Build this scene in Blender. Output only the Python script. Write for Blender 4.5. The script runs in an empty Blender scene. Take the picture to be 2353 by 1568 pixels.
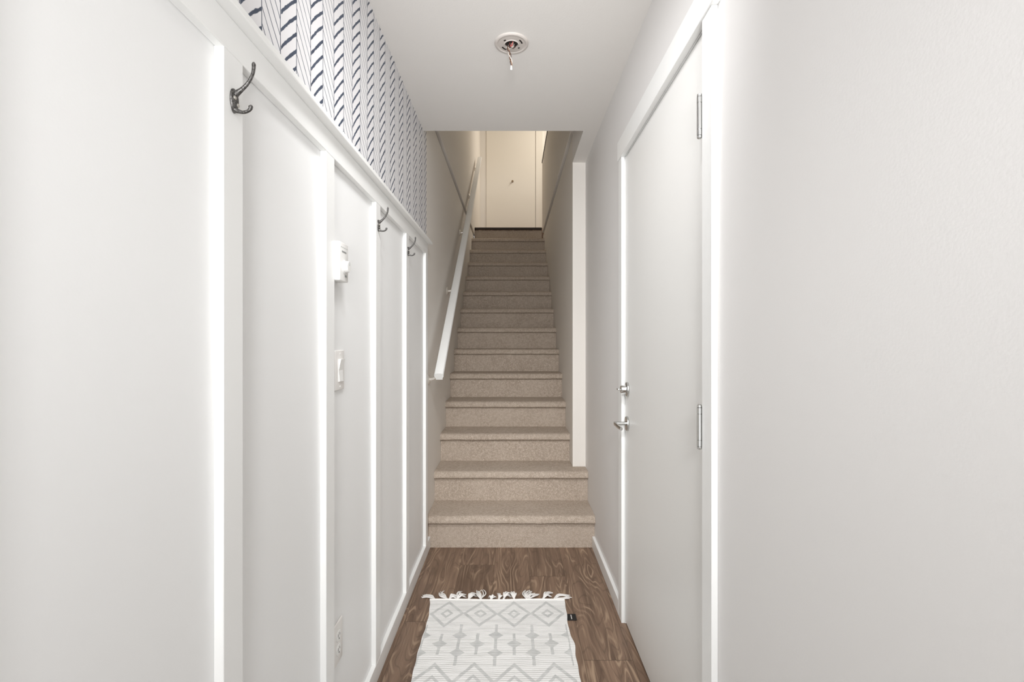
import bpy, bmesh, math, random
from mathutils import Vector, Matrix
random.seed(7)
S = bpy.context.scene
C = S.collection
PI = math.pi

# ------------------------------------------------------------------ measures (metres)
F = 1111.0                    # focal length in pixels of a 2353 px wide frame
EYE = 1.25
XL, XR = -0.511, 0.500        # hall walls
XFL = -0.494                  # face of the wainscot boards on the left wall
XC = 0.484                    # face of the right hand casing and baseboard
XS = 0.412                    # right wall of the narrow part of the stair
CEIL = 2.464
Y_BACK = -1.7
Y_OPEN = 2.792                # where the hall ceiling stops and the stairwell opens
Y_NIB = 3.29
Y_WAIN = 2.836                # end of the wainscot
D0, RUN, RISE, NOSE = 2.924, 0.268, 0.1965, 0.030
NSTEP = 14
Z_LAND = NSTEP * RISE
Y_LAND = D0 + (NSTEP - 1) * RUN
Y_FAR = 7.45
Z_SEAM = 2.662
UPL, UPR = -0.494, 0.394      # upper stairwell walls, slightly proud of the lower ones
Z_TOP = 5.15

# ------------------------------------------------------------------ node helper
class V:
    """a scalar socket with arithmetic, for writing procedural patterns as formulas"""
    def __init__(s, nt, sock): s.nt, s.s = nt, sock
    def _m(s, op, *a):
        n = s.nt.nodes.new('ShaderNodeMath'); n.operation = op
        for i, x in enumerate((s,) + a):
            if isinstance(x, V): s.nt.links.new(x.s, n.inputs[i])
            else: n.inputs[i].default_value = x
        return V(s.nt, n.outputs[0])
    def __add__(s, o): return s._m('ADD', o)
    __radd__ = __add__
    def __sub__(s, o): return s._m('SUBTRACT', o)
    def __rsub__(s, o): return (s * -1) + o
    def __mul__(s, o): return s._m('MULTIPLY', o)
    __rmul__ = __mul__
    def __truediv__(s, o): return s._m('DIVIDE', o)
    def floor(s): return s._m('FLOOR')
    def fract(s): return s._m('FRACT')
    def abs(s): return s._m('ABSOLUTE')
    def sin(s): return s._m('SINE')
    def min(s, o): return s._m('MINIMUM', o)
    def max(s, o): return s._m('MAXIMUM', o)
    def lt(s, o): return s._m('LESS_THAN', o)
    def gt(s, o): return s._m('GREATER_THAN', o)
    def power(s, o): return s._m('POWER', o)
    def step(s, a, b):      # 0 at a, 1 at b, smooth
        n = s.nt.nodes.new('ShaderNodeMapRange'); n.interpolation_type = 'SMOOTHSTEP'
        s.nt.links.new(s.s, n.inputs[0])
        n.inputs[1].default_value = a; n.inputs[2].default_value = b
        return V(s.nt, n.outputs[0])

def srgb(r, g, b):
    f = lambda c: (c/12.92 if c <= .04045 else ((c+.055)/1.055)**2.4)
    return (f(r/255), f(g/255), f(b/255), 1)

def newmat(name, col=(.8, .8, .8, 1), rough=.6, metal=0.0, spec=None):
    m = bpy.data.materials.new(name); m.use_nodes = True
    b = m.node_tree.nodes['Principled BSDF']
    b.inputs['Base Color'].default_value = col
    b.inputs['Roughness'].default_value = rough
    b.inputs['Metallic'].default_value = metal
    if spec is not None: b.inputs['Specular IOR Level'].default_value = spec
    return m, m.node_tree, b

def coords(nt):
    t = nt.nodes.new('ShaderNodeTexCoord'); x = nt.nodes.new('ShaderNodeSeparateXYZ')
    nt.links.new(t.outputs['Object'], x.inputs[0])
    return t, V(nt, x.outputs[0]), V(nt, x.outputs[1]), V(nt, x.outputs[2])

def vec(nt, x, y, z):
    n = nt.nodes.new('ShaderNodeCombineXYZ')
    for i, a in enumerate((x, y, z)):
        if isinstance(a, V): nt.links.new(a.s, n.inputs[i])
        else: n.inputs[i].default_value = a
    return n.outputs[0]

def noise(nt, v, scale, detail=3, rough=.5, dist=0.0):
    n = nt.nodes.new('ShaderNodeTexNoise')
    nt.links.new(v, n.inputs['Vector'])
    n.inputs['Scale'].default_value = scale; n.inputs['Detail'].default_value = detail
    n.inputs['Roughness'].default_value = rough; n.inputs['Distortion'].default_value = dist
    return V(nt, n.outputs[0])

def white(nt, x):
    n = nt.nodes.new('ShaderNodeTexWhiteNoise'); n.noise_dimensions = '1D'
    nt.links.new(x.s, n.inputs['W'])
    return V(nt, n.outputs[0])

def mix(nt, fac, a, b):
    n = nt.nodes.new('ShaderNodeMix'); n.data_type = 'RGBA'
    if isinstance(fac, V): nt.links.new(fac.s, n.inputs[0])
    else: n.inputs[0].default_value = fac
    for i, c in ((6, a), (7, b)):
        if isinstance(c, tuple): n.inputs[i].default_value = c
        else: nt.links.new(c, n.inputs[i])
    return n.outputs[2]

def bump(nt, b, h, strength, dist):
    n = nt.nodes.new('ShaderNodeBump')
    n.inputs['Strength'].default_value = strength; n.inputs['Distance'].default_value = dist
    nt.links.new(h.s, n.inputs['Height']); nt.links.new(n.outputs[0], b.inputs['Normal'])

# ------------------------------------------------------------------ materials
def paint(name, col, rough=.55, tex=.12, scale=220):
    m, nt, b = newmat(name, col, rough, spec=.35)
    t, x, y, z = coords(nt)
    n = noise(nt, t.outputs['Object'], scale, 2)
    nt.links.new(mix(nt, n * .06, col, tuple(c*.9 for c in col[:3]) + (1,)), b.inputs['Base Color'])
    bump(nt, b, n, tex, .001)
    return m

M_TRIM = paint('white_trim_paint', srgb(247, 247, 245), .38, .03)
M_PANEL = paint('white_panel_paint', srgb(247, 247, 246), .5, .10)
M_WALL = paint('greige_wall_paint', srgb(238, 236, 234), .62, .16)
M_STAIRWALL = paint('stairwell_wall_paint', srgb(238, 233, 226), .65, .16)
M_CEIL = paint('ceiling_paint', srgb(240, 237, 233), .85, .30, 160)
M_DOOR = paint('door_paint', srgb(239, 238, 235), .42, .04)
M_UPDOOR = paint('upper_door_paint', srgb(240, 234, 224), .45, .04)
M_PLASTIC, _, _ = newmat('white_plastic', srgb(240, 239, 236), .35)
M_RING, _, _ = newmat('ivory_fixture_plastic', srgb(212, 205, 199), .6)
M_PLATE, _, _ = newmat('plate_plastic', srgb(240, 237, 233), .35)
M_GREY, _, _ = newmat('grey_print', srgb(150, 152, 150), .5)
M_DARK, _, _ = newmat('dark_slot', srgb(40, 36, 34), .6)
M_IRON, nt, b = newmat('antique_pewter', srgb(92, 90, 88), .42, .75)
t, x, y, z = coords(nt)
nn = noise(nt, t.outputs['Object'], 300, 3)
nt.links.new(mix(nt, nn.step(.35, .7), srgb(72, 70, 68), srgb(118, 116, 114)), b.inputs['Base Color'])
M_SCREW, _, _ = newmat('screw_metal', srgb(200, 196, 188), .35, .8)
M_CHROME, _, _ = newmat('satin_chrome', srgb(205, 205, 203), .2, 1.0)
M_BRACKET, _, _ = newmat('satin_nickel', srgb(245, 241, 234), .22, .6)
M_KNOB, _, _ = newmat('aged_brass', srgb(150, 132, 108), .4, .7)
M_CAP, _, _ = newmat('dark_cap_wood', srgb(52, 42, 32), .5)
M_WIREC, _, _ = newmat('copper_wire', srgb(150, 110, 80), .4, .6)
M_WIREW, _, _ = newmat('white_wire', srgb(236, 225, 215), .5)
M_WIREK, _, _ = newmat('dark_wire', srgb(75, 50, 40), .5)
M_WIRER, _, _ = newmat('red_wire', srgb(190, 100, 95), .5)
M_TAG, _, _ = newmat('black_label', srgb(28, 27, 27), .7)
M_YARN, _, _ = newmat('white_yarn', srgb(240, 237, 233), .9)
M_GAP, _, _ = newmat('dark_gap', srgb(60, 54, 48), .9)

# wallpaper: hand painted herringbone, blue ink on white
M_PAPER, nt, b = newmat('herringbone_wallpaper', srgb(240, 238, 239), .6)
t, X, Y, Z = coords(nt)
wob = noise(nt, vec(nt, 0.0, Y * 1.0, Z * 1.0), 9, 1) - .5
wob2 = noise(nt, vec(nt, 3.0, Y * 1.0, Z * 1.0), 60, 2) - .5
U = (Y + wob * .006 - .987) / .080 + 40
n = U.floor(); fr = U.fract()
odd = ((n * .5).fract()).gt(.25)
rnd = white(nt, n)
pit = .0395
sl = fr - .5
vs = (Z - sl * (1.02 * .080) + sl * sl * .014 + wob * .012) / pit + rnd * 7
sh = (vs.fract() - .5).abs()
thick = .125 + wob2 * .20
stroke = odd * (1 - (sh - thick).step(-.03, .03)) * fr.gt(.03)
vt = (Z + fr * (1.05 * .080) + wob * .008) / .036 + rnd * 5
th = (vt.fract() - .5).abs()
thin = (1 - odd) * (1 - (th - .058 - wob2 * .05).step(-.015, .015))
edge = 1 - ((fr - .5).abs() - .5 + .014).step(-.006, .004) * -1 - 1
line = ((fr - .5).abs()).step(.474, .484)
ink = (stroke.max(thin)).max(line * .9).min(1.0)
tone = noise(nt, vec(nt, Y, Z, 5.0), 18, 2)
inkc = mix(nt, tone, srgb(40, 48, 66), srgb(80, 92, 112))
nt.links.new(mix(nt, ink, srgb(234, 232, 233), inkc), b.inputs['Base Color'])

# vinyl plank floor
M_FLOOR, nt, b = newmat('brown_oak_planks', srgb(112, 92, 78), .42, spec=.35)
t, X, Y, Z = coords(nt)
u = (X - .092) / .190 + 20
pi_ = u.floor(); pf = u.fract()
pl = 1.22
w = (Y - 2.567 - (pi_ - 20) * .545) / pl + 30
row = w.floor(); wf = w.fract()
pid = white(nt, pi_ * 7.13 + row * 3.71)
pid2 = white(nt, pi_ * 2.31 + row * 9.17)
gx = (X + pid * 3.0); gy = (Y + pid2 * 7.0)
big = noise(nt, vec(nt, gx * 5.0, gy * .9, pid * 9), 1.6, 2, .45, .25)
rings = ((big * 15).fract() - .5).abs()
ringl = (1 - rings.step(.03, .20)) * noise(nt, vec(nt, gx * 9, gy * 1.5, 2.0), 2, 2).step(.42, .62)
fine = noise(nt, vec(nt, gx * 120, gy * 3.2, 1.0), 1.0, 3, .6)
broad = noise(nt, vec(nt, gx * 16, gy * 1.3, 4.0), 1.0, 3, .55)
c0 = mix(nt, broad.step(.3, .7), srgb(108, 86, 71), srgb(148, 122, 102))
c1 = mix(nt, fine.step(.50, .78) * .65, c0, srgb(184, 158, 132))
c2 = mix(nt, ringl * .72, c1, srgb(190, 164, 138))
dk = (1 - rings.step(.30, .5)) * 0 + rings.step(.38, .5)
c3 = mix(nt, dk * .35, c2, srgb(74, 58, 48))
c4 = mix(nt, pid * .35, c3, srgb(92, 74, 62))
seam = ((pf - .5).abs()).step(.489, .496).max(((wf - .5).abs()).step(.4978, .4988))
c5 = mix(nt, seam * .5, c4, srgb(70, 56, 46))
nt.links.new(c5, b.inputs['Base Color'])
bump(nt, b, fine * .6 + ringl * .4 - seam, .25, .0006)

# carpet
M_CARPET, nt, b = newmat('beige_loop_carpet', srgb(190, 172, 154), .95, spec=.1)
t, X, Y, Z = coords(nt)
g1 = noise(nt, t.outputs['Object'], 240, 3, .65)
g2 = noise(nt, t.outputs['Object'], 60, 3, .65)
g3 = noise(nt, t.outputs['Object'], 7, 2, .5)
ca = mix(nt, g1.step(.32, .68), srgb(160, 145, 129), srgb(216, 202, 188))
cb = mix(nt, g2.step(.40, .66) * .60, ca, srgb(164, 148, 132))
cc = mix(nt, g3.step(.35, .7) * .25, cb, srgb(202, 188, 174))
nt.links.new(cc, b.inputs['Base Color'])
bump(nt, b, g1 + g2 * .6, .7, .003)

# flat woven rug: rows of diamonds and rows of stemmed lozenges
RUG_Y = 2.322
M_RUG, nt, b = newmat('rug_weave', srgb(238, 237, 233), .92, spec=.1)
t, X, Y, Z = coords(nt)
wv = noise(nt, t.outputs['Object'], 30, 2) - .5
rx = X + wv * .006; ry = RUG_Y - Y + wv * .006
p = .153
def lattice(off): return (((rx + .297 + off) / p + 20.5).fract() - .5).abs() * p
a1 = lattice(0.0)
per = .440
ryw = ((ry - .117) / per + 5.5).fract() - .5
d = ryw.abs() * per
m1 = a1 / .0765 + d / .100
ring1 = (1 - ((m1 - .93).abs()).step(.075, .155)) * d.lt(.116)
m2 = a1 / .030 + d / .036
ring2 = (1 - ((m2 - .75).abs()).step(.20, .30))
m3 = a1 / .055 + d / .072
row2 = ((ry - .117) / per + 5.0).fract() - .5
dv = row2.abs() * per
dA = (dv - .057).abs()
a2 = lattice(p / 2)
blobA = (1 - (a2 / .033 + dA / .030).step(.85, 1.05))
stemA = (1 - a2.step(.0045, .0075)) * dv.lt(.135) * ry.gt(.13)
blobB = (1 - (a1 / .033 + dv / .030).step(.85, 1.05))
stemB = (1 - a1.step(.0045, .0075)) * dv.lt(.070)
blobA = blobA * ry.gt(.13); blobB = blobB * ry.gt(.13)
grey = ring1.max(ring2).max(blobA).max(stemA).max(blobB).max(stemB)
inside = (((rx + .068).abs()).lt(.3065))
side = ((rx + .068).abs() - .300)
rib = ((ry / .0106).fract() - .5).abs() * 2
ribn = noise(nt, vec(nt, rx * 6, ry * 40, 0.0), 1.0, 2).step(.40, .62)
base = mix(nt, rib.step(.30, .80) * (ribn * .7 + .3) * .70, srgb(250, 249, 247), srgb(200, 199, 196))
yarn = noise(nt, t.outputs['Object'], 260, 2)
base = mix(nt, yarn.step(.4, .8) * .2, base, srgb(212, 210, 204))
nt.links.new(mix(nt, grey * inside * (.72 + wv * 1.2), base, srgb(198, 199, 197)), b.inputs['Base Color'])
bump(nt, b, rib * .8 + yarn * .3, .5, .002)

# ------------------------------------------------------------------ mesh helpers
def nbm(): return bmesh.new()

def box(bm, x0, x1, y0, y1, z0, z1, bev=0.0, seg=2):
    r = bmesh.ops.create_cube(bm, size=1.0)
    vs = r['verts']
    for v in vs:
        v.co = Vector(((x0 if v.co.x < 0 else x1), (y0 if v.co.y < 0 else y1), (z0 if v.co.z < 0 else z1)))
    if bev:
        es = list({e for v in vs for e in v.link_edges})
        bmesh.ops.bevel(bm, geom=es, offset=bev, segments=seg, affect='EDGES', profile=.5)
    return bm

def prism(bm, pts, axis, a0, a1):
    """extrude a closed 2-D outline along an axis ('x' outline is (y,z), 'y' is (x,z), 'z' is (x,y))"""
    def co(p, a):
        if axis == 'x': return (a, p[0], p[1])
        if axis == 'y': return (p[0], a, p[1])
        return (p[0], p[1], a)
    lo = [bm.verts.new(co(p, a0)) for p in pts]
    hi = [bm.verts.new(co(p, a1)) for p in pts]
    fs = [bm.faces.new(lo), bm.faces.new(hi)]
    k = len(pts)
    for i in range(k):
        fs.append(bm.faces.new((lo[i], lo[(i+1) % k], hi[(i+1) % k], hi[i])))
    bmesh.ops.recalc_face_normals(bm, faces=fs)
    return bm

def tube(bm, path, radii, seg=10, flat=1.0):
    """swept round tube through points, with a radius per point and closed ends"""
    path = [Vector(p) for p in path]
    if not hasattr(radii, '__len__'): radii = [radii] * len(path)
    up = None; rings = []
    for i, p in enumerate(path):
        d = (path[min(i+1, len(path)-1)] - path[max(i-1, 0)]).normalized()
        if up is None:
            up = Vector((0, 1, 0)) if abs(d.y) < .9 else Vector((1, 0, 0))
        s = d.cross(up).normalized(); up = s.cross(d).normalized()
        ring = []
        for k in range(seg):
            a = 2*PI*k/seg
            ring.append(bm.verts.new(p + radii[i]*(math.cos(a)*s + math.sin(a)*up*flat)))
        rings.append(ring)
    fs = []
    for a, c in zip(rings, rings[1:]):
        for k in range(seg):
            fs.append(bm.faces.new((a[k], a[(k+1) % seg], c[(k+1) % seg], c[k])))
    fs.append(bm.faces.new(rings[0])); fs.append(bm.faces.new(rings[-1]))
    bmesh.ops.recalc_face_normals(bm, faces=fs)
    return bm

def smooth_path(pts, n=6):
    """Catmull-Rom resampling"""
    pts = [Vector(p) for p in pts]; out = []
    q = [pts[0]*2 - pts[1]] + pts + [pts[-1]*2 - pts[-2]]
    for i in range(1, len(q)-2):
        for k in range(n):
            u = k/n
            out.append(.5*((2*q[i]) + (q[i+1]-q[i-1])*u + (2*q[i-1]-5*q[i]+4*q[i+1]-q[i+2])*u*u
                           + (3*q[i]-q[i-1]-3*q[i+1]+q[i+2])*u**3))
    out.append(pts[-1])
    return out

def lerp_list(vals, n):
    out = []
    for i in range(len(vals)-1):
        for k in range(n): out.append(vals[i] + (vals[i+1]-vals[i])*k/n)
    out.append(vals[-1]); return out

def lathe(bm, prof, centre, axis='z', seg=40, caps=True):
    """profile of (radius, height) turned about an axis through centre"""
    c = Vector(centre); rings = []
    for r, h in prof:
        ring = []
        for k in range(seg):
            a = 2*PI*k/seg; ca, sa = r*math.cos(a), r*math.sin(a)
            o = {'z': Vector((ca, sa, h)), 'x': Vector((h, ca, sa)), 'y': Vector((sa, h, ca))}[axis]
            ring.append(bm.verts.new(c + o))
        rings.append(ring)
    fs = []
    for a, b2 in zip(rings, rings[1:]):
        for k in range(seg):
            fs.append(bm.faces.new((a[k], a[(k+1) % seg], b2[(k+1) % seg], b2[k])))
    if caps:
        fs.append(bm.faces.new(rings[0])); fs.append(bm.faces.new(rings[-1]))
    bmesh.ops.recalc_face_normals(bm, faces=fs)
    return bm

def obj(name, bm, mat, parent=None, smooth=False, label=None):
    me = bpy.data.meshes.new(name)
    if parent is not None:
        w = Vector((0, 0, 0)); q = parent
        while q is not None: w += q.location; q = q.parent
        bmesh.ops.translate(bm, verts=bm.verts[:], vec=-w)
    bm.to_mesh(me); bm.free()
    for m in (mat if isinstance(mat, (list, tuple)) else [mat]): me.materials.append(m)
    if smooth:
        for p in me.polygons: p.use_smooth = True
        me.set_sharp_from_angle(angle=math.radians(smooth if smooth is not True else 40))
    o = bpy.data.objects.new(name, me); C.objects.link(o)
    if parent is not None: o.parent = parent
    if label: o['label'] = label
    return o

def tag(o, label, cat, group=None, kind=None):
    o['label'] = label; o['category'] = cat
    if group: o['group'] = group
    if kind: o['kind'] = kind
    return o

def thing(name, label, cat, loc, group=None, kind=None):
    o = bpy.data.objects.new(name, None); C.objects.link(o)
    o.empty_display_size = .05; o.location = loc
    return tag(o, label, cat, group, kind)

def struct(name, bm, mat, label, cat, smooth=False):
    return tag(obj(name, bm, mat, None, smooth), label, cat, kind='structure')

def dup(root, loc, label):
    r = root.copy(); C.objects.link(r); r.location = loc; r['label'] = label
    for ch in list(root.children):
        c = ch.copy(); C.objects.link(c); c.parent = r
        for g in ch.children:
            d = g.copy(); C.objects.link(d); d.parent = c
    return r

# ================================================================== THE SHELL
bm = nbm(); box(bm, -.63, .66, Y_BACK, D0 + .04, -.06, 0)
struct('floor', bm, M_FLOOR, 'dark brown wood plank floor of the hallway', 'floor')

# left wall: white panelled lower part, wallpaper above it, plain paint along the stair
bm = nbm()
ZP = 1.8265
for k, (y0, y1, z0, z1) in enumerate(((Y_BACK, 2.885, 0, ZP), (Y_BACK, 2.885, ZP, 2.60), (2.885, Y_LAND + .1, 0, Z_SEAM - .016))):
    n0 = len(bm.faces)
    box(bm, -.64, XL, y0, y1, z0, z1)
    bm.faces.ensure_lookup_table()
    for f in bm.faces[n0:]: f.material_index = k
tag(obj('wall_left', bm, [M_PANEL, M_PAPER, M_STAIRWALL]), 'left hallway wall, white below and blue herringbone wallpaper above', 'wall', kind='structure')

# right wall with the opening of the door
DY0, DY1, DZ = 1.236, 2.140, 2.064
bm = nbm()
box(bm, XR, .62, Y_BACK, DY0 - .012, 0, 2.60)
box(bm, XR, .62, DY1 + .012, Y_NIB, 0, 2.60)
box(bm, XR, .62, DY0 - .012, DY1 + .012, DZ + .012, 2.60)
struct('wall_right', bm, M_WALL, 'plain pale greige wall on the right of the hallway', 'wall')

# the narrower stair wall on the right, its end standing on the second step
bm = nbm(); box(bm, XS, .62, Y_NIB, Y_LAND + .06, 2*RISE + .001, Z_SEAM - .016, .002, 1)
struct('wall_stair_right', bm, M_STAIRWALL, 'right stair wall whose pale end stands on the second step', 'wall')

# hall ceiling: stops at the stairwell, a strip runs on to the wall end on the right
bm = nbm()
prism(bm, [(XL, Y_BACK), (XR, Y_BACK), (XR, Y_NIB), (XS, Y_NIB), (XS, Y_OPEN), (XL, Y_OPEN)], 'z', CEIL, CEIL + .26)
struct('ceiling', bm, M_CEIL, 'flat off-white hallway ceiling ending at the stairwell opening', 'ceiling')

# groove added between the lower and upper stairwell walls to shade their seam
bm = nbm(); box(bm, -.64, XL - .022, 2.885, Y_LAND + .1, Z_SEAM - .0155, Z_SEAM - .0005)
struct('trim_16', bm, M_STAIRWALL, 'back of the added groove that darkens the left stairwell seam', 'trim')
bm = nbm(); box(bm, XS + .022, .62, Y_NIB, Y_LAND + .06, Z_SEAM - .0155, Z_SEAM - .0005)
struct('trim_17', bm, M_STAIRWALL, 'back of the added groove that darkens the right stairwell seam', 'trim')

# upper stairwell
bm = nbm(); box(bm, -.64, UPL, Y_OPEN, Y_FAR, Z_SEAM, Z_TOP, .003, 1)
struct('wall_upper_left', bm, M_STAIRWALL, 'upper left wall of the stairwell above the seam', 'wall')
bm = nbm(); box(bm, UPR, .62, Y_OPEN, Y_LAND - .10, Z_SEAM, 3.569, .003, 1)
struct('wall_upper_right', bm, M_STAIRWALL, 'half-height wall above the right side of the stair', 'wall')
bm = nbm(); box(bm, UPR - .006, .626, Y_OPEN, Y_LAND - .095, 3.570, 3.596, .003, 1)
struct('trim_1', bm, M_CAP, 'thin dark cap along the half wall upstairs', 'trim')
bm = nbm(); box(bm, -.64, 2.4, Y_OPEN - .12, Y_OPEN - .001, CEIL + .262, Z_TOP)
struct('wall_upper_front', bm, M_STAIRWALL, 'upper wall over the hallway ceiling edge', 'wall')
bm = nbm(); box(bm, -.64, 2.4, Y_FAR, Y_FAR + .1, Z_LAND - .2, Z_TOP)
struct('wall_upper_back', bm, M_STAIRWALL, 'back wall of the upstairs landing around the closet door', 'wall')
bm = nbm(); box(bm, 2.4, 2.5, Y_OPEN - .12, Y_FAR + .1, Z_LAND - .2, Z_TOP)
struct('wall_upper_far', bm, M_STAIRWALL, 'side wall of the upstairs room beyond the half wall', 'wall')
bm = nbm(); box(bm, -.64, 2.5, Y_OPEN - .12, Y_FAR + .1, Z_TOP, Z_TOP + .08)
struct('ceiling_upper', bm, M_CEIL, 'ceiling of the upstairs landing', 'ceiling')
bm = nbm()
box(bm, -.498, 2.4, Y_LAND + .005, Y_FAR, Z_LAND - .19, Z_LAND - .001)
box(bm, .622, 2.4, Y_OPEN, Y_LAND + .004, Z_LAND - .19, Z_LAND - .001)
struct('floor_landing', bm, M_FLOOR, 'wood floor of the upstairs landing', 'floor')

# ================================================================== WAINSCOT BOARDS
bm = nbm(); box(bm, XL, XFL, Y_BACK, Y_WAIN, 1.757, 1.819, .0012, 1)
struct('trim_2', bm, M_TRIM, 'white top rail of the panelled left wall', 'trim')
bm = nbm(); box(bm, XL, -.470, Y_BACK, Y_WAIN + .026, 1.819, 1.8345, .0025, 2)
struct('trim_3', bm, M_TRIM, 'white ledge cap under the wallpaper', 'trim')
bm = nbm(); box(bm, XL, XFL, Y_BACK, D0 - .004, 0, .070, .0015, 1)
struct('baseboard_left', bm, M_TRIM, 'white baseboard along the panelled left wall', 'baseboard')
places = ['beyond the left frame edge', 'nearest the viewer, carrying the largest hook', 'between the largest hook and the thermostat',
          'just past the thermostat, carrying the middle hook', 'carrying the farthest hook', 'closing the panelling at the foot of the stairs']
for k, y in enumerate((.360, .828, 1.286, 1.756, 2.262, 2.776)):
    bm = nbm(); box(bm, XL, XFL, y, y + .060, .070, 1.757, .0012, 1)
    struct('trim_%d' % (k + 4), bm, M_TRIM, 'white upright batten ' + places[k], 'trim')

# ================================================================== RIGHT SIDE: BASEBOARDS, CASING, DOOR
bm = nbm(); box(bm, XC, XR, DY1 + .060, D0 - .004, 0, .070, .0015, 1)
struct('baseboard_right', bm, M_TRIM, 'short white baseboard between door and stairs', 'baseboard')
bm = nbm(); box(bm, XC, XR, Y_BACK, 1.172, 0, .070, .0015, 1)
struct('baseboard_right_near', bm, M_TRIM, 'white baseboard on the near right wall', 'baseboard')

bm = nbm(); box(bm, XC, XR, 1.173, 1.233, 0, DZ + .003, .002, 2)
struct('trim_10', bm, M_TRIM, 'white door casing upright on the hinge side', 'trim')
bm = nbm(); box(bm, XC, XR, DY1, DY1 + .058, 0, DZ + .003, .002, 2)
struct('trim_11', bm, M_TRIM, 'white door casing upright on the handle side', 'trim')
bm = nbm(); box(bm, XC - .004, XR, 1.158, DY1 + .066, DZ + .003, DZ + .088, .002, 2)
struct('trim_12', bm, M_TRIM, 'white flat head casing over the door', 'trim')
bm = nbm()
box(bm, XR + .0005, .62, DY0 - .012, DY0, 0, DZ); box(bm, XR + .0005, .62, DY1, DY1 + .012, 0, DZ)
box(bm, XR + .0005, .62, DY0 - .012, DY1 + .012, DZ, DZ + .012)
struct('trim_13', bm, M_TRIM, 'white door jamb lining the opening', 'trim')

door = thing('door_1', 'flush off-white door with deadbolt and lever in the right wall', 'door', (.501, DY0 + .003, 0), kind='structure')
bm = nbm(); box(bm, .501, .541, DY0 + .004, DY1 - .004, .012, DZ - .004, .0015, 1)
obj('door_slab', bm, M_DOOR, door)
HY = 2.090
# deadbolt
bm = nbm(); lathe(bm, [(.0, -.0005), (.031, -.0005), (.032, -.003), (.031, -.0075), (.028, -.0095), (.018, -.0105), (.017, -.014), (.0165, -.028), (.0150, -.031), (.0, -.031)][1:-1], (.501, HY, 1.041), 'x', 40)
db = obj('deadbolt', bm, M_CHROME, door, 35, 'round chrome deadbolt')
bm = nbm(); box(bm, .501 - .046, .501 - .030, HY - .0125, HY + .0125, 1.041 - .0035, 1.041 + .0035, .0015, 2)
obj('thumb_turn', bm, M_CHROME, db, 35)
# lever
bm = nbm(); lathe(bm, [(.031, -.0005), (.032, -.003), (.031, -.008), (.029, -.0095), (.012, -.010)], (.501, HY, .893), 'x', 40)
hd = obj('door_handle', bm, M_CHROME, door, 35, 'chrome lever handle on a round rose')
bm = nbm(); tube(bm, [(.501 - .008, HY, .893), (.501 - .050, HY, .893), (.501 - .060, HY, .893)], [.0085, .0085, .0085], 20)
obj('spindle', bm, M_CHROME, hd, 40)
bm = nbm(); tube(bm, smooth_path([(.447, HY + .010, .893), (.444, HY - .02, .893), (.443, HY - .07, .8925), (.446, HY - .118, .891)], 5),
                 lerp_list([.0075, .0085, .008, .0070], 5), 16, .9)
obj('lever', bm, M_CHROME, hd, 40)
# hinges on the near edge
for z in (1.826, 1.030, .235):
    bm = nbm()
    hx, hy = .4805, DY0 + .003
    box(bm, .4815, .5008, hy - .0015, hy + .0015, z - .050, z + .050, .0004, 1)
    box(bm, .4990, .5008, hy, hy + .022, z - .050, z + .050, .0004, 1)
    h = obj('hinge', bm, M_CHROME, door, 35)
    bm = nbm()
    prof = [(.0030, -.058), (.0058, -.056), (.0062, -.053), (.0062, -.0500), (.0046, -.0497)]
    zc = [-.0497, -.034, -.0332, .0332, .034, .0497]
    prof += [(.0066, -.0490), (.0066, -.0345), (.0058, -.0340), (.0058, -.0332), (.0066, -.0327), (.0066, .0327), (.0058, .0332), (.0058, .0340),
             (.0066, .0345), (.0066, .0490), (.0046, .0497), (.0062, .0500), (.0062, .053), (.0058, .056), (.0030, .058)]
    lathe(bm, prof, (hx, hy, z), 'z', 20)
    obj('knuckle', bm, M_CHROME, h, 30)
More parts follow.
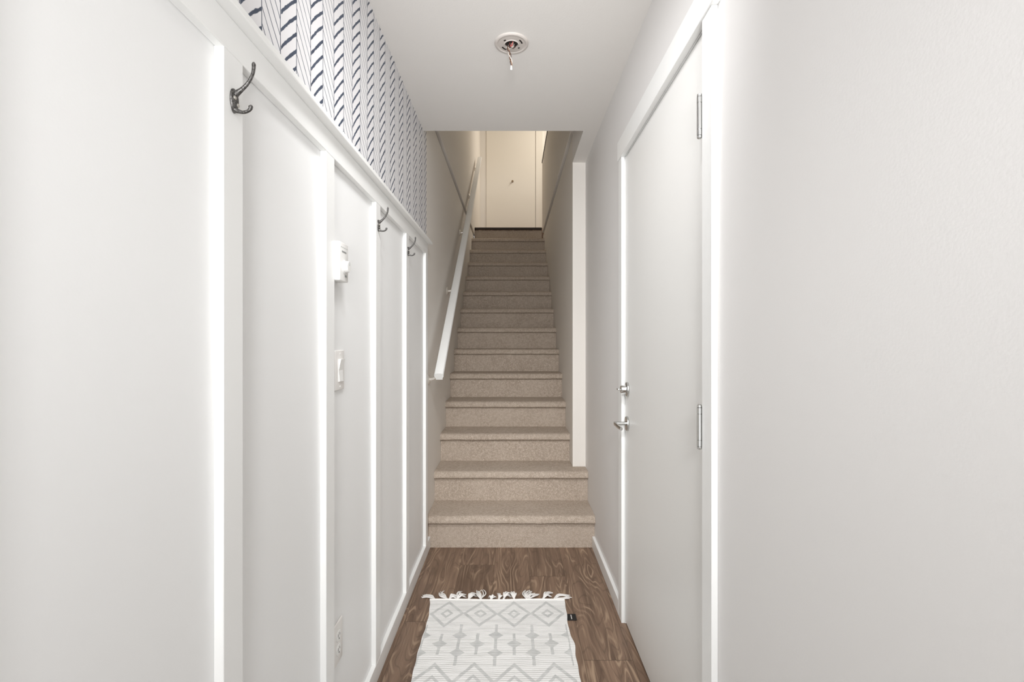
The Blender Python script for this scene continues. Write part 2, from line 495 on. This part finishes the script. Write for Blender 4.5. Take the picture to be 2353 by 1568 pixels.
# ================================================================== STAIRCASE
stairs = thing('staircase', 'straight carpeted staircase of beige steps rising from the hallway', 'stairs', (0, D0, 0))
random.seed(3)
for k in range(1, NSTEP + 1):
    wide = k <= 2
    x0, x1 = XL + .0006, (XR - .0006 if wide else XS - .0006)
    yr = D0 + (k - 1) * RUN
    zt = k * RISE
    last = k == NSTEP
    if last: x0, x1 = UPL + .0006, UPR - .0006
    # riser
    bm = nbm(); box(bm, x0, x1, yr, yr + .016, (k - 1) * RISE + .0005, zt - .038)
    obj('riser', bm, M_CARPET, stairs)
    # tread with a rounded wrapped nosing
    th, r = (.045, .030) if not last else (.026, .010)
    yn = yr - NOSE
    yb = yr + RUN + .012 if not last else yr + .06
    pts = []
    for i in range(9):
        a = PI/2 + (PI/2) * i/8
        pts.append((yn + r + r*math.cos(a), zt - r + r*math.sin(a)))
    for i in range(7):
        a = PI + (PI/2) * i/6
        rr = min(.010, th - r - .001)
        pts.append((yn + rr + rr*math.cos(a), zt - th + rr + rr*math.sin(a)))
    pts.append((yr + .004, zt - th)); pts.append((yb, zt - th)); pts.append((yb, zt))
    bm = nbm()
    nseg = 18                                   # subdivided across so that the carpet edge is a little uneven
    secs = []
    for i in range(nseg + 1):
        xx = x0 + (x1 - x0) * i/nseg
        j = (random.random() - .5) * (.004 if not last else 0)
        j2 = (random.random() - .5) * (.0025 if not last else 0)
        secs.append([bm.verts.new((xx, py + (j if py < yr else 0), pz + (j2 if (py < yr and pz < zt - .02) else 0))) for py, pz in pts])
    fs = [bm.faces.new(secs[0]), bm.faces.new(secs[-1])]
    m = len(pts)
    for a, c in zip(secs, secs[1:]):
        for i in range(m):
            fs.append(bm.faces.new((a[i], a[(i+1) % m], c[(i+1) % m], c[i])))
    bmesh.ops.recalc_face_normals(bm, faces=fs)
    if last: obj('landing_nosing', bm, M_CAP, stairs, 40, 'dark wood nosing at the top of the stairs')
    else: obj('tread', bm, M_CARPET, stairs, 40)

bm = nbm()                                     # unseen solid added under the steps to stop light leaking through
pts = [(D0 + .017, .001)]
for k in range(1, NSTEP):
    pts += [(D0 + .017 + (k-1)*RUN, k*RISE - .046), (D0 + .017 + k*RUN, k*RISE - .046)]
pts += [(Y_LAND + .017, Z_LAND - .20), (Y_LAND + .017, .001)]
prism(bm, pts, 'x', XL + .002, XS - .002)
obj('leak_block', bm, M_CAP, stairs)

# ================================================================== HANDRAIL
RX, RS = -.432, .733
ry0, ry1, rz0 = 2.872, 6.50, 1.020
rail = thing('handrail', 'long white wooden handrail sloping up the left stair wall', 'handrail', (RX, ry0, rz0))
# cross-section: x offset, height measured square to the slope
prof = [(-.020, 0), (-.020, .012), (-.027, .022), (-.028, .036), (-.024, .044), (-.010, .048), (.010, .048), (.024, .044), (.028, .036), (.027, .022), (.020, .012), (.020, 0)]
al = math.atan(RS); cs, sn = math.cos(al), math.sin(al)
bm = nbm(); rings = []
for s in (0, (ry1 - ry0)/cs):
    rings.append([bm.verts.new((RX + px, ry0 + s*cs - h*sn, rz0 + s*sn + h*cs)) for px, h in prof])
fs = [bm.faces.new(rings[0]), bm.faces.new(rings[1])]
for i in range(len(prof)):
    j = (i+1) % len(prof); fs.append(bm.faces.new((rings[0][i], rings[0][j], rings[1][j], rings[1][i])))
bmesh.ops.recalc_face_normals(bm, faces=fs)
obj('rail', bm, M_TRIM, rail, 30)
for y in (2.945, 3.80, 4.70, 5.52, 6.36):
    zb = rz0 + RS*(y - ry0)
    xw = XL if zb - .06 < Z_SEAM - .02 else UPL
    zr = zb - .058
    bm = nbm()
    lathe(bm, [(.030, 0), (.0305, .004), (.024, .009), (.010, .012)], (xw, y, zr), 'x', 24)
    br = obj('bracket', bm, M_BRACKET, rail, 40)
    bm = nbm()
    tube(bm, smooth_path([(xw + .006, y, zr), (xw + .030, y, zr + .003), (xw + .058, y, zr + .022), (RX, y + .0, zb + .001)], 5), .0095, 12)
    obj('bracket_arm', bm, M_BRACKET, br, 40)
    bm = nbm()
    rr = [bm.verts.new((RX + sx*.011, y + sy*.024*cs, zb + sy*.024*sn - .001 - dz)) for dz in (0, .003) for sx, sy in ((-1, -1), (1, -1), (1, 1), (-1, 1))]
    fs = [bm.faces.new(rr[:4]), bm.faces.new(rr[4:])] + [bm.faces.new((rr[i], rr[(i+1) % 4], rr[4+(i+1) % 4], rr[4+i])) for i in range(4)]
    bmesh.ops.recalc_face_normals(bm, faces=fs)
    obj('saddle', bm, M_BRACKET, br)

# ================================================================== COAT HOOKS
HK = Vector((XFL, .857, 1.675))
hook = thing('coat_hook', 'dark pewter double coat hook, largest and nearest of the three', 'coat hook', HK, 'pewter coat hooks on the battens')
def hp(dx, z): return (XFL + dx, .857, z)
# back plate: pointed oval, domed
bm = nbm()
out = []
for i in range(40):
    a = 2*PI*i/40
    wz = math.sin(a)
    half = .0115 * (1 - .30*max(0, -wz)) * math.copysign(abs(math.cos(a))**.9, math.cos(a))
    out.append((.857 + half, 1.6755 + (.0215 * wz)))
lay = []
for sc, dx in ((1, 0), (1, .0025), (.86, .0045), (.5, .0062)):
    lay.append([bm.verts.new((XFL + dx, .857 + (py - .857)*sc, 1.6755 + (pz - 1.6755)*sc)) for py, pz in out])
fs = [bm.faces.new(lay[0]), bm.faces.new(lay[-1])]
for a, c in zip(lay, lay[1:]):
    for i in range(40): fs.append(bm.faces.new((a[i], a[(i+1) % 40], c[(i+1) % 40], c[i])))
bmesh.ops.recalc_face_normals(bm, faces=fs)
bp = obj('back_plate', bm, M_IRON, hook, 40)
for sy, sz in ((-.0048, 1.6790), (.0040, 1.6690)):
    bm = nbm(); lathe(bm, [(.0036, .0046), (.0036, .0066), (.0022, .0078)], (XFL, .857 + sy, sz), 'x', 16)
    obj('screw', bm, M_SCREW, bp, 40)
bm = nbm()
tube(bm, smooth_path([hp(.003, 1.6865), hp(.0065, 1.6895), hp(.0155, 1.6965), hp(.0255, 1.7070), hp(.0335, 1.7213), hp(.0360, 1.7320), hp(.0363, 1.7405), hp(.0362, 1.7440)], 4),
     lerp_list([.0060, .0052, .0036, .0030, .0028, .0030, .0034, .0018], 4), 14, 1.0)
obj('upper_prong', bm, M_IRON, hook, 60)
bm = nbm()
tube(bm, smooth_path([hp(.003, 1.6595), hp(.009, 1.6575), hp(.017, 1.6555), hp(.025, 1.6572), hp(.0300, 1.6615), hp(.0310, 1.6660), hp(.0309, 1.6680)], 4),
     lerp_list([.0050, .0036, .0027, .0027, .0032, .0038, .0018], 4), 14, 1.0)
obj('lower_prong', bm, M_IRON, hook, 60)
dup(hook, (HK.x, 1.783, HK.z), 'dark pewter coat hook in the middle of the row, right of the thermostat')
dup(hook, (HK.x, 2.293, HK.z), 'dark pewter coat hook farthest along, just before the stairs')

# ================================================================== THERMOSTAT
T = (XL, 1.383, 1.4745)
th_ = thing('thermostat', 'white boxy dial thermostat on the panelled wall above the light switch', 'thermostat', T)
ty0, ty1, tz0, tz1, tx = 1.348, 1.418, 1.420, 1.530, -.480
bm = nbm(); box(bm, XL, tx, ty0, ty1, tz0, tz1, .003, 3)
hs = obj('housing', bm, M_PLASTIC, th_, 30)
bm = nbm(); box(bm, tx - .0005, tx + .0006, ty0 + .016, ty0 + .052, 1.5020, 1.5060); obj('printed_mark', bm, M_GREY, hs)
bm = nbm(); box(bm, tx - .0005, tx + .0006, ty0 + .040, ty0 + .056, 1.4335, 1.4395); obj('printed_mark', bm, M_GREY, hs)
for k in range(5):
    bm = nbm(); box(bm, tx - .0005, tx + .0004, ty0 + .010 + .011*k, ty0 + .016 + .011*k, 1.5150, 1.5165); obj('vent_slot', bm, M_GREY, hs)
bm = nbm(); lathe(bm, [(.0200, 0), (.0195, .002), (.0165, .003), (.0160, .012), (.0145, .014)], (tx, ty0 + .038, 1.4625), 'x', 32)
dl = obj('dial', bm, M_PLASTIC, th_, 35)
bm = nbm(); box(bm, tx + .0135, tx + .0150, ty0 + .0372, ty0 + .0388, 1.4655, 1.4755); obj('pointer', bm, M_GREY, dl)

# ================================================================== LIGHT SWITCH
sy0, sy1, sz0, sz1 = 1.385, 1.455, 1.106, 1.223
sw = thing('light_switch', 'white rocker light switch on the panelled wall below the thermostat', 'light switch', (XL, (sy0+sy1)/2, (sz0+sz1)/2))
sx = XL + .0065
bm = nbm(); box(bm, XL, sx, sy0, sy1, sz0, sz1, .003, 3)
pl_ = obj('switch_plate', bm, M_PLATE, sw, 30)
cy, cz = (sy0+sy1)/2, (sz0+sz1)/2
bm = nbm(); prism(bm, [(sx - .001, cz - .033), (sx + .0045, cz - .0325), (sx + .0020, cz), (sx + .0085, cz + .0325), (sx - .001, cz + .033)], 'y', cy - .0165, cy + .0165)
obj('rocker', bm, M_PLASTIC, sw)
for z in (cz - .0480, cz + .0480):
    bm = nbm(); lathe(bm, [(.0032, -.0005), (.0032, .0006), (.002, .0010)], (sx, cy, z), 'x', 14); obj('screw', bm, M_PLASTIC, pl_, 40)

# ================================================================== WALL OUTLET
oy0, oy1, oz0, oz1 = 1.372, 1.442, .312, .432
ot = thing('wall_outlet', 'white double power outlet low on the panelled wall near the baseboard', 'outlet', (XL, (oy0+oy1)/2, (oz0+oz1)/2))
ox = XL + .006
bm = nbm(); box(bm, XL, ox, oy0, oy1, oz0, oz1, .003, 3)
opl = obj('outlet_plate', bm, M_PLATE, ot, 30)
oy, oz = (oy0+oy1)/2, (oz0+oz1)/2
bm = nbm(); lathe(bm, [(.003, -.0005), (.003, .0006), (.002, .001)], (ox, oy, oz), 'x', 14); obj('screw', bm, M_PLASTIC, opl, 40)
for s in (-1, 1):
    zc = oz + s*.020
    bm = nbm(); pts = []
    for i in range(32):
        a = 2*PI*i/32
        pts.append((oy + .0170*math.cos(a), zc + max(-.0142, min(.0142, .0170*math.sin(a)))))
    prism(bm, pts, 'x', ox - .001, ox + .0018)
    sk = obj('socket', bm, M_PLASTIC, ot)
    for dy, hgt in ((-.0063, .0085), (.0063, .0070)):
        bm = nbm(); box(bm, ox + .0012, ox + .0021, oy + dy - .0011, oy + dy + .0011, zc + .003 - hgt/2, zc + .003 + hgt/2); obj('slot', bm, M_DARK, sk)
    bm = nbm(); lathe(bm, [(.0024, .0012), (.0024, .0021)], (ox, oy, zc - .0075), 'x', 14); obj('ground_hole', bm, M_DARK, sk)

# ================================================================== CEILING ELECTRICAL BOX
fx, fy = -.002, 1.968
R0 = .069
fit = thing('ceiling_light_base', 'bare white round ceiling light base with wires hanging out', 'light fixture', (fx, fy, CEIL))
bm = nbm()
lathe(bm, [(R0, 0), (R0, -.003), (.067, -.006), (.062, -.008), (.058, -.0078), (.055, -.0055), (.050, -.0065), (.032, -.0065), (.030, -.009), (.0275, -.009), (.0265, -.007), (.0265, -.001)], (fx, fy, CEIL), 'z', 64, False)
obj('base_ring', bm, M_RING, fit, 40)
bm = nbm(); lathe(bm, [(.0268, -.0012), (.0100, -.0012), (.0005, -.0012)], (fx, fy, CEIL), 'z', 40, False)
obj('box_opening', bm, M_DARK, fit)
# keyhole mounting slots: short arcs
for a0, a1, r in ((2.15, 2.75, .041), (-.75, -.15, .043), (.55, .75, .038), (3.80, 4.05, .038)):
    bm = nbm(); lo, hi = [], []
    for i in range(9):
        a = a0 + (a1 - a0)*i/8
        lo.append(bm.verts.new((fx + (r - .0030)*math.cos(a), fy + (r - .0030)*math.sin(a), CEIL - .0072)))
        hi.append(bm.verts.new((fx + (r + .0030)*math.cos(a), fy + (r + .0030)*math.sin(a), CEIL - .0072)))
    for i in range(8): bm.faces.new((lo[i], lo[i+1], hi[i+1], hi[i]))
    top = bmesh.ops.extrude_face_region(bm, geom=bm.faces[:])
    bmesh.ops.translate(bm, verts=[v for v in top['geom'] if isinstance(v, bmesh.types.BMVert)], vec=(0, 0, .0012))
    bmesh.ops.recalc_face_normals(bm, faces=bm.faces[:])
    obj('mounting_slot', bm, M_DARK, fit)
# wires: a tuft in the opening and a twisted pair hanging to a connector
random.seed(11)
for k, (mm, dx, dy) in enumerate(((M_WIRER, -.004, -.006), (M_WIREW, .000, -.004), (M_WIRER, .003, -.009), (M_WIREW, .006, .000), (M_WIREK, -.010, .002), (M_WIREW, -.007, .006), (M_WIREK, .010, .006))):
    bm = nbm()
    tube(bm, smooth_path([(fx + dx*1.8, fy + dy*1.6 + .006, CEIL - .002), (fx + dx*1.3, fy + dy*1.2, CEIL - .014), (fx + dx*.5, fy + dy - .003, CEIL - .020), (fx + dx*.2 + .004, fy + dy - .010, CEIL - .012), (fx + dx*.2 + .006, fy + dy - .008, CEIL - .002)], 5), .0016, 8)
    obj('wire', bm, mm, fit, 60)
ex, ez = fx - .002, CEIL - .105
for ph, mm in ((0, M_WIREK), (PI, M_WIREW), (PI*.5, M_WIREC)):
    pts = []
    anchor = [(-.012, .010, -.002), (-.014, .004, -.018), (-.013, -.002, -.034), (-.006, -.003, -.052), (-.002, -.002, -.074), (-.001, -.001, -.094)]
    sp = smooth_path([(fx + a, fy + c, CEIL + d) for a, c, d in anchor], 8)
    for i, q in enumerate(sp):
        u = i/(len(sp)-1); rr = .0030*min(1, u*4)*(1 + .5*math.sin(u*PI))
        pts.append(q + Vector((rr*math.cos(ph + u*11), rr*math.sin(ph + u*11), 0)))
    bm = nbm(); tube(bm, pts, .0015, 8); obj('hanging_wire', bm, mm, fit, 60)
bm = nbm(); lathe(bm, [(.0026, .010), (.0036, .006), (.0040, .000), (.0046, -.006), (.0040, -.009), (.002, -.010)], (fx - .001, fy - .001, CEIL - .102), 'z', 18)
obj('wire_connector', bm, M_PLASTIC, fit, 40)

# ================================================================== RUG
rug = thing('rug', 'white woven runner rug with pale grey diamond pattern on the plank floor', 'rug', (-.07, 1.6, 0))
Y1 = RUG_Y; Y0 = .55
def rug_l(y):
    u = Y1 - y
    return -.372 - .023*math.exp(-u/.14) + .003*math.sin(u*13) + .0012*math.sin(u*60)
def rug_r(y):
    u = Y1 - y
    return .2515 - .0065*math.exp(-((u - .22)/.09)**2) + .0055*math.exp(-((u - .345)/.05)**2) + .0012*math.sin(u*55 + 1)
NX, NY = 44, 150
bm = nbm(); grid = []
for j in range(NY + 1):
    y = Y1 - (Y1 - Y0)*j/NY; l, r = rug_l(y), rug_r(y); rowv = []
    for i in range(NX + 1):
        u = i/NX
        xx = l + (r - l)*u
        yy = y + (.003*math.sin(u*9 + .5) if j == 0 else 0)
        zz = .0060 + .0018*math.sin(xx*17 + y*11)*math.sin(y*9 + 1) + (.004*math.exp(-((Y1 - y - .34)/.05)**2)*max(0, u - .75)*4)
        rowv.append(bm.verts.new((xx, yy, max(zz, .0045))))
    grid.append(rowv)
for j in range(NY):
    for i in range(NX): bm.faces.new((grid[j][i], grid[j+1][i], grid[j+1][i+1], grid[j][i+1]))
bmesh.ops.recalc_face_normals(bm, faces=bm.faces[:])
res = bmesh.ops.extrude_face_region(bm, geom=bm.faces[:])
for v in [v for v in res['geom'] if isinstance(v, bmesh.types.BMVert)]: v.co.z = .0005
bmesh.ops.recalc_face_normals(bm, faces=bm.faces[:])
ro = obj('woven_field', bm, M_RUG, rug, 50)
# the pattern is laid out in room coordinates: keep the mesh coordinates equal to the room's
me = ro.data
me.transform(Matrix.Translation(rug.location)); ro.location = -rug.location
# hem at the end
bm = nbm(); tube(bm, [(rug_l(Y1) + (rug_r(Y1) - rug_l(Y1))*i/30, Y1 + .003*math.sin(i/30*9 + .5), .0058) for i in range(31)], .0052, 10, .9)
obj('end_hem', bm, M_YARN, rug, 60)
# tassels: root x, then strand ends (dx, dy, lift) measured from the root
random.seed(21)
TS = [(-.376, [(-.062, .022), (-.058, .036), (-.050, .045)], .004),
      (-.315, [(-.040, .072), (-.026, .082), (-.048, .056)], .006),
      (-.300, [(.036, .022), (.030, .030), (.040, .010)], .016),
      (-.262, [(.012, .072), (.034, .040), (.038, .026)], .018),
      (-.208, [(.028, .050), (.020, .044), (.034, .030)], .018),
      (-.150, [(-.022, .084), (.002, .090), (-.012, .070)], .010),
      (-.100, [(-.012, .020), (.014, .026), (.020, .014)], .014),
      (-.063, [(-.012, .055), (-.004, .040), (.016, .034)], .012),
      (-.040, [(.022, .062), (.030, .046), (.036, .024)], .024),
      (.010, [(-.022, .060), (-.012, .056), (.006, .046)], .026),
      (.070, [(.004, .090), (.034, .080), (.020, .084)], .010),
      (.080, [(.050, .052), (.044, .046), (.030, .056)], .008),
      (.150, [(.052, .058), (.046, .066), (.040, .030)], .018),
      (.205, [(.080, .024), (.078, .038), (.074, .012)], .006)]
for x, ends, lift in TS:
    bm = nbm()
    lathe(bm, [(.002, -.006), (.0058, -.003), (.0062, .001), (.0048, .006), (.003, .008)], (x, Y1 + .005, .0068), 'y', 12)
    for ex_, ey_ in ends:
        for q in range(3):
            jx, jy = random.uniform(-.006, .006), random.uniform(-.006, .006)
            p0 = Vector((x + random.uniform(-.003, .003), Y1 + .008, .008))
            p3 = Vector((x + ex_ + jx, Y1 + .008 + ey_ + jy, .0028))
            sid = Vector((-(p3.y - p0.y), p3.x - p0.x, 0)) * random.uniform(-.22, .22)
            p1 = p0.lerp(p3, .35) + sid; p1.z = .006 + lift*random.uniform(.5, 1)
            p2 = p0.lerp(p3, .72) + sid*.7; p2.z = .004 + lift*random.uniform(.2, .6)
            tube(bm, smooth_path([p0, p1, p2, p3], 4), lerp_list([.0026, .0030, .0026, .0014], 4), 7)
    obj('tassel', bm, M_YARN, rug, 60)
# black sewn-in tag
bm = nbm(); box(bm, .247, .290, 2.158, 2.208, .0020, .0036, .0006, 1)
tg = obj('care_tag', bm, M_TAG, rug, None, 'small black sewn-in tag')
bm = nbm(); box(bm, .2660, .2695, 2.166, 2.200, .0034, .0040); obj('tag_print', bm, M_YARN, tg)

# ================================================================== UPSTAIRS DOOR
d2 = thing('door_2', 'pale closet door with a small knob at the head of the stairs', 'door', (-.015, Y_FAR, Z_LAND), kind='structure')
zb, zt2 = Z_LAND + .010, Z_LAND + 2.03
bm = nbm(); box(bm, -.392, .359, Y_FAR - .012, Y_FAR - .001, zb, zt2, .0012, 1); obj('door_leaf', bm, M_UPDOOR, d2)
bm = nbm(); lathe(bm, [(.014, 0), (.0145, -.003), (.008, -.006), (.007, -.018), (.014, -.020), (.0165, -.026), (.0145, -.032), (.006, -.035)], (.008, Y_FAR - .012, 3.703), 'y', 24)
obj('knob', bm, M_KNOB, d2, 40)
bm = nbm(); box(bm, .366, .475, Y_FAR - .016, Y_FAR - .0005, Z_LAND, Z_LAND + 2.12, .002, 1)
struct('trim_14', bm, M_UPDOOR, 'pale casing right of the upstairs closet door', 'trim')
bm = nbm(); box(bm, -.470, .475, Y_FAR - .016, Y_FAR - .0005, Z_LAND + 2.121, Z_LAND + 2.22, .002, 1)
struct('trim_15', bm, M_UPDOOR, 'pale head casing over the upstairs closet door', 'trim')
bm = nbm(); box(bm, .477, 2.4, Y_FAR - .014, Y_FAR - .0005, Z_LAND, Z_LAND + .09, .002, 1)
struct('baseboard_upper_back', bm, M_UPDOOR, 'baseboard along the back wall upstairs', 'baseboard')

# ================================================================== LIGHT
def area(name, loc, rot, sx_, sy_, e, col):
    l = bpy.data.lights.new(name, 'AREA'); l.shape = 'RECTANGLE'; l.size = sx_; l.size_y = sy_; l.energy = e; l.color = col
    o = bpy.data.objects.new(name, l); C.objects.link(o); o.location = loc; o.rotation_euler = rot
    return o
def aim(o, p):
    o.rotation_euler = (Vector(p) - o.location).to_track_quat('-Z', 'Y').to_euler(); return o
# daylight enters from the open entry behind the viewer; unseen fills added for hall, stairs and landing door; a warm lamp over the landing
NEU = (.985, .99, 1)
def spot(name, loc, tgt, sx_, sy_, e, spread, col=NEU):
    o = aim(area(name, loc, (0, 0, 0), sx_, sy_, e, col), tgt); o.data.spread = math.radians(spread); return o
spot('far_hall_fill', (0, .75, 2.42), (0, 3.2, .7), .4, .2, 7.8, 92)  # out-of-view fill added to brighten the far hall walls
spot('stair_foot_fill', (0, -1.4, 2.2), (0, 2.8, .2), .4, .3, 3.0, 38)  # added fill from behind the viewer, lights the lowest steps
spot('far_ceiling_fill', (0, -1.4, 1.2), (0, 2.5, 2.4), .4, .4, 3.6, 50)  # no lamp stands here: fill added for the far ceiling
area('overhead_fill', (0, -.9, CEIL - .02), (0, 0, 0), .5, .5, 12, NEU)  # overhead fill added behind the viewer to even out the hall
spot('ceiling_bounce_fill', (0, -1.5, .5), (0, 1.6, 2.46), .5, .4, 1.2, 70)  # made-up upward fill, bounces light off the hall ceiling
spot('landing_door_fill', (1.2, 6.1, 4.7), (-.1, 7.45, 3.8), .6, .6, 4.4, 110, (1.0, .935, .83))  # added wall-wash fill aimed at the upstairs closet door
area('landing_ceiling_lamp', (1.35, 6.75, Z_TOP - .02), (0, 0, 0), .6, .6, 20, (1.0, .92, .79))

w = bpy.data.worlds.new('daylight'); S.world = w; w.use_nodes = True
bg = w.node_tree.nodes['Background']
bg.inputs[0].default_value = (.96, .985, 1, 1); bg.inputs[1].default_value = 1.0

# ================================================================== CAMERA
cd = bpy.data.cameras.new('camera'); cam = bpy.data.objects.new('camera', cd); C.objects.link(cam)
cam.location = (0, 0, EYE); cam.rotation_euler = (PI/2, 0, 0)
cd.sensor_width = 36; cd.sensor_fit = 'HORIZONTAL'; cd.lens = F/2353*36
cd.clip_start = .02; cd.clip_end = 100
S.camera = cam
S.view_settings.view_transform = 'Standard'; S.view_settings.look = 'None'
S.view_settings.exposure = 0.22; S.view_settings.gamma = 1; S.view_settings.use_curve_mapping = False
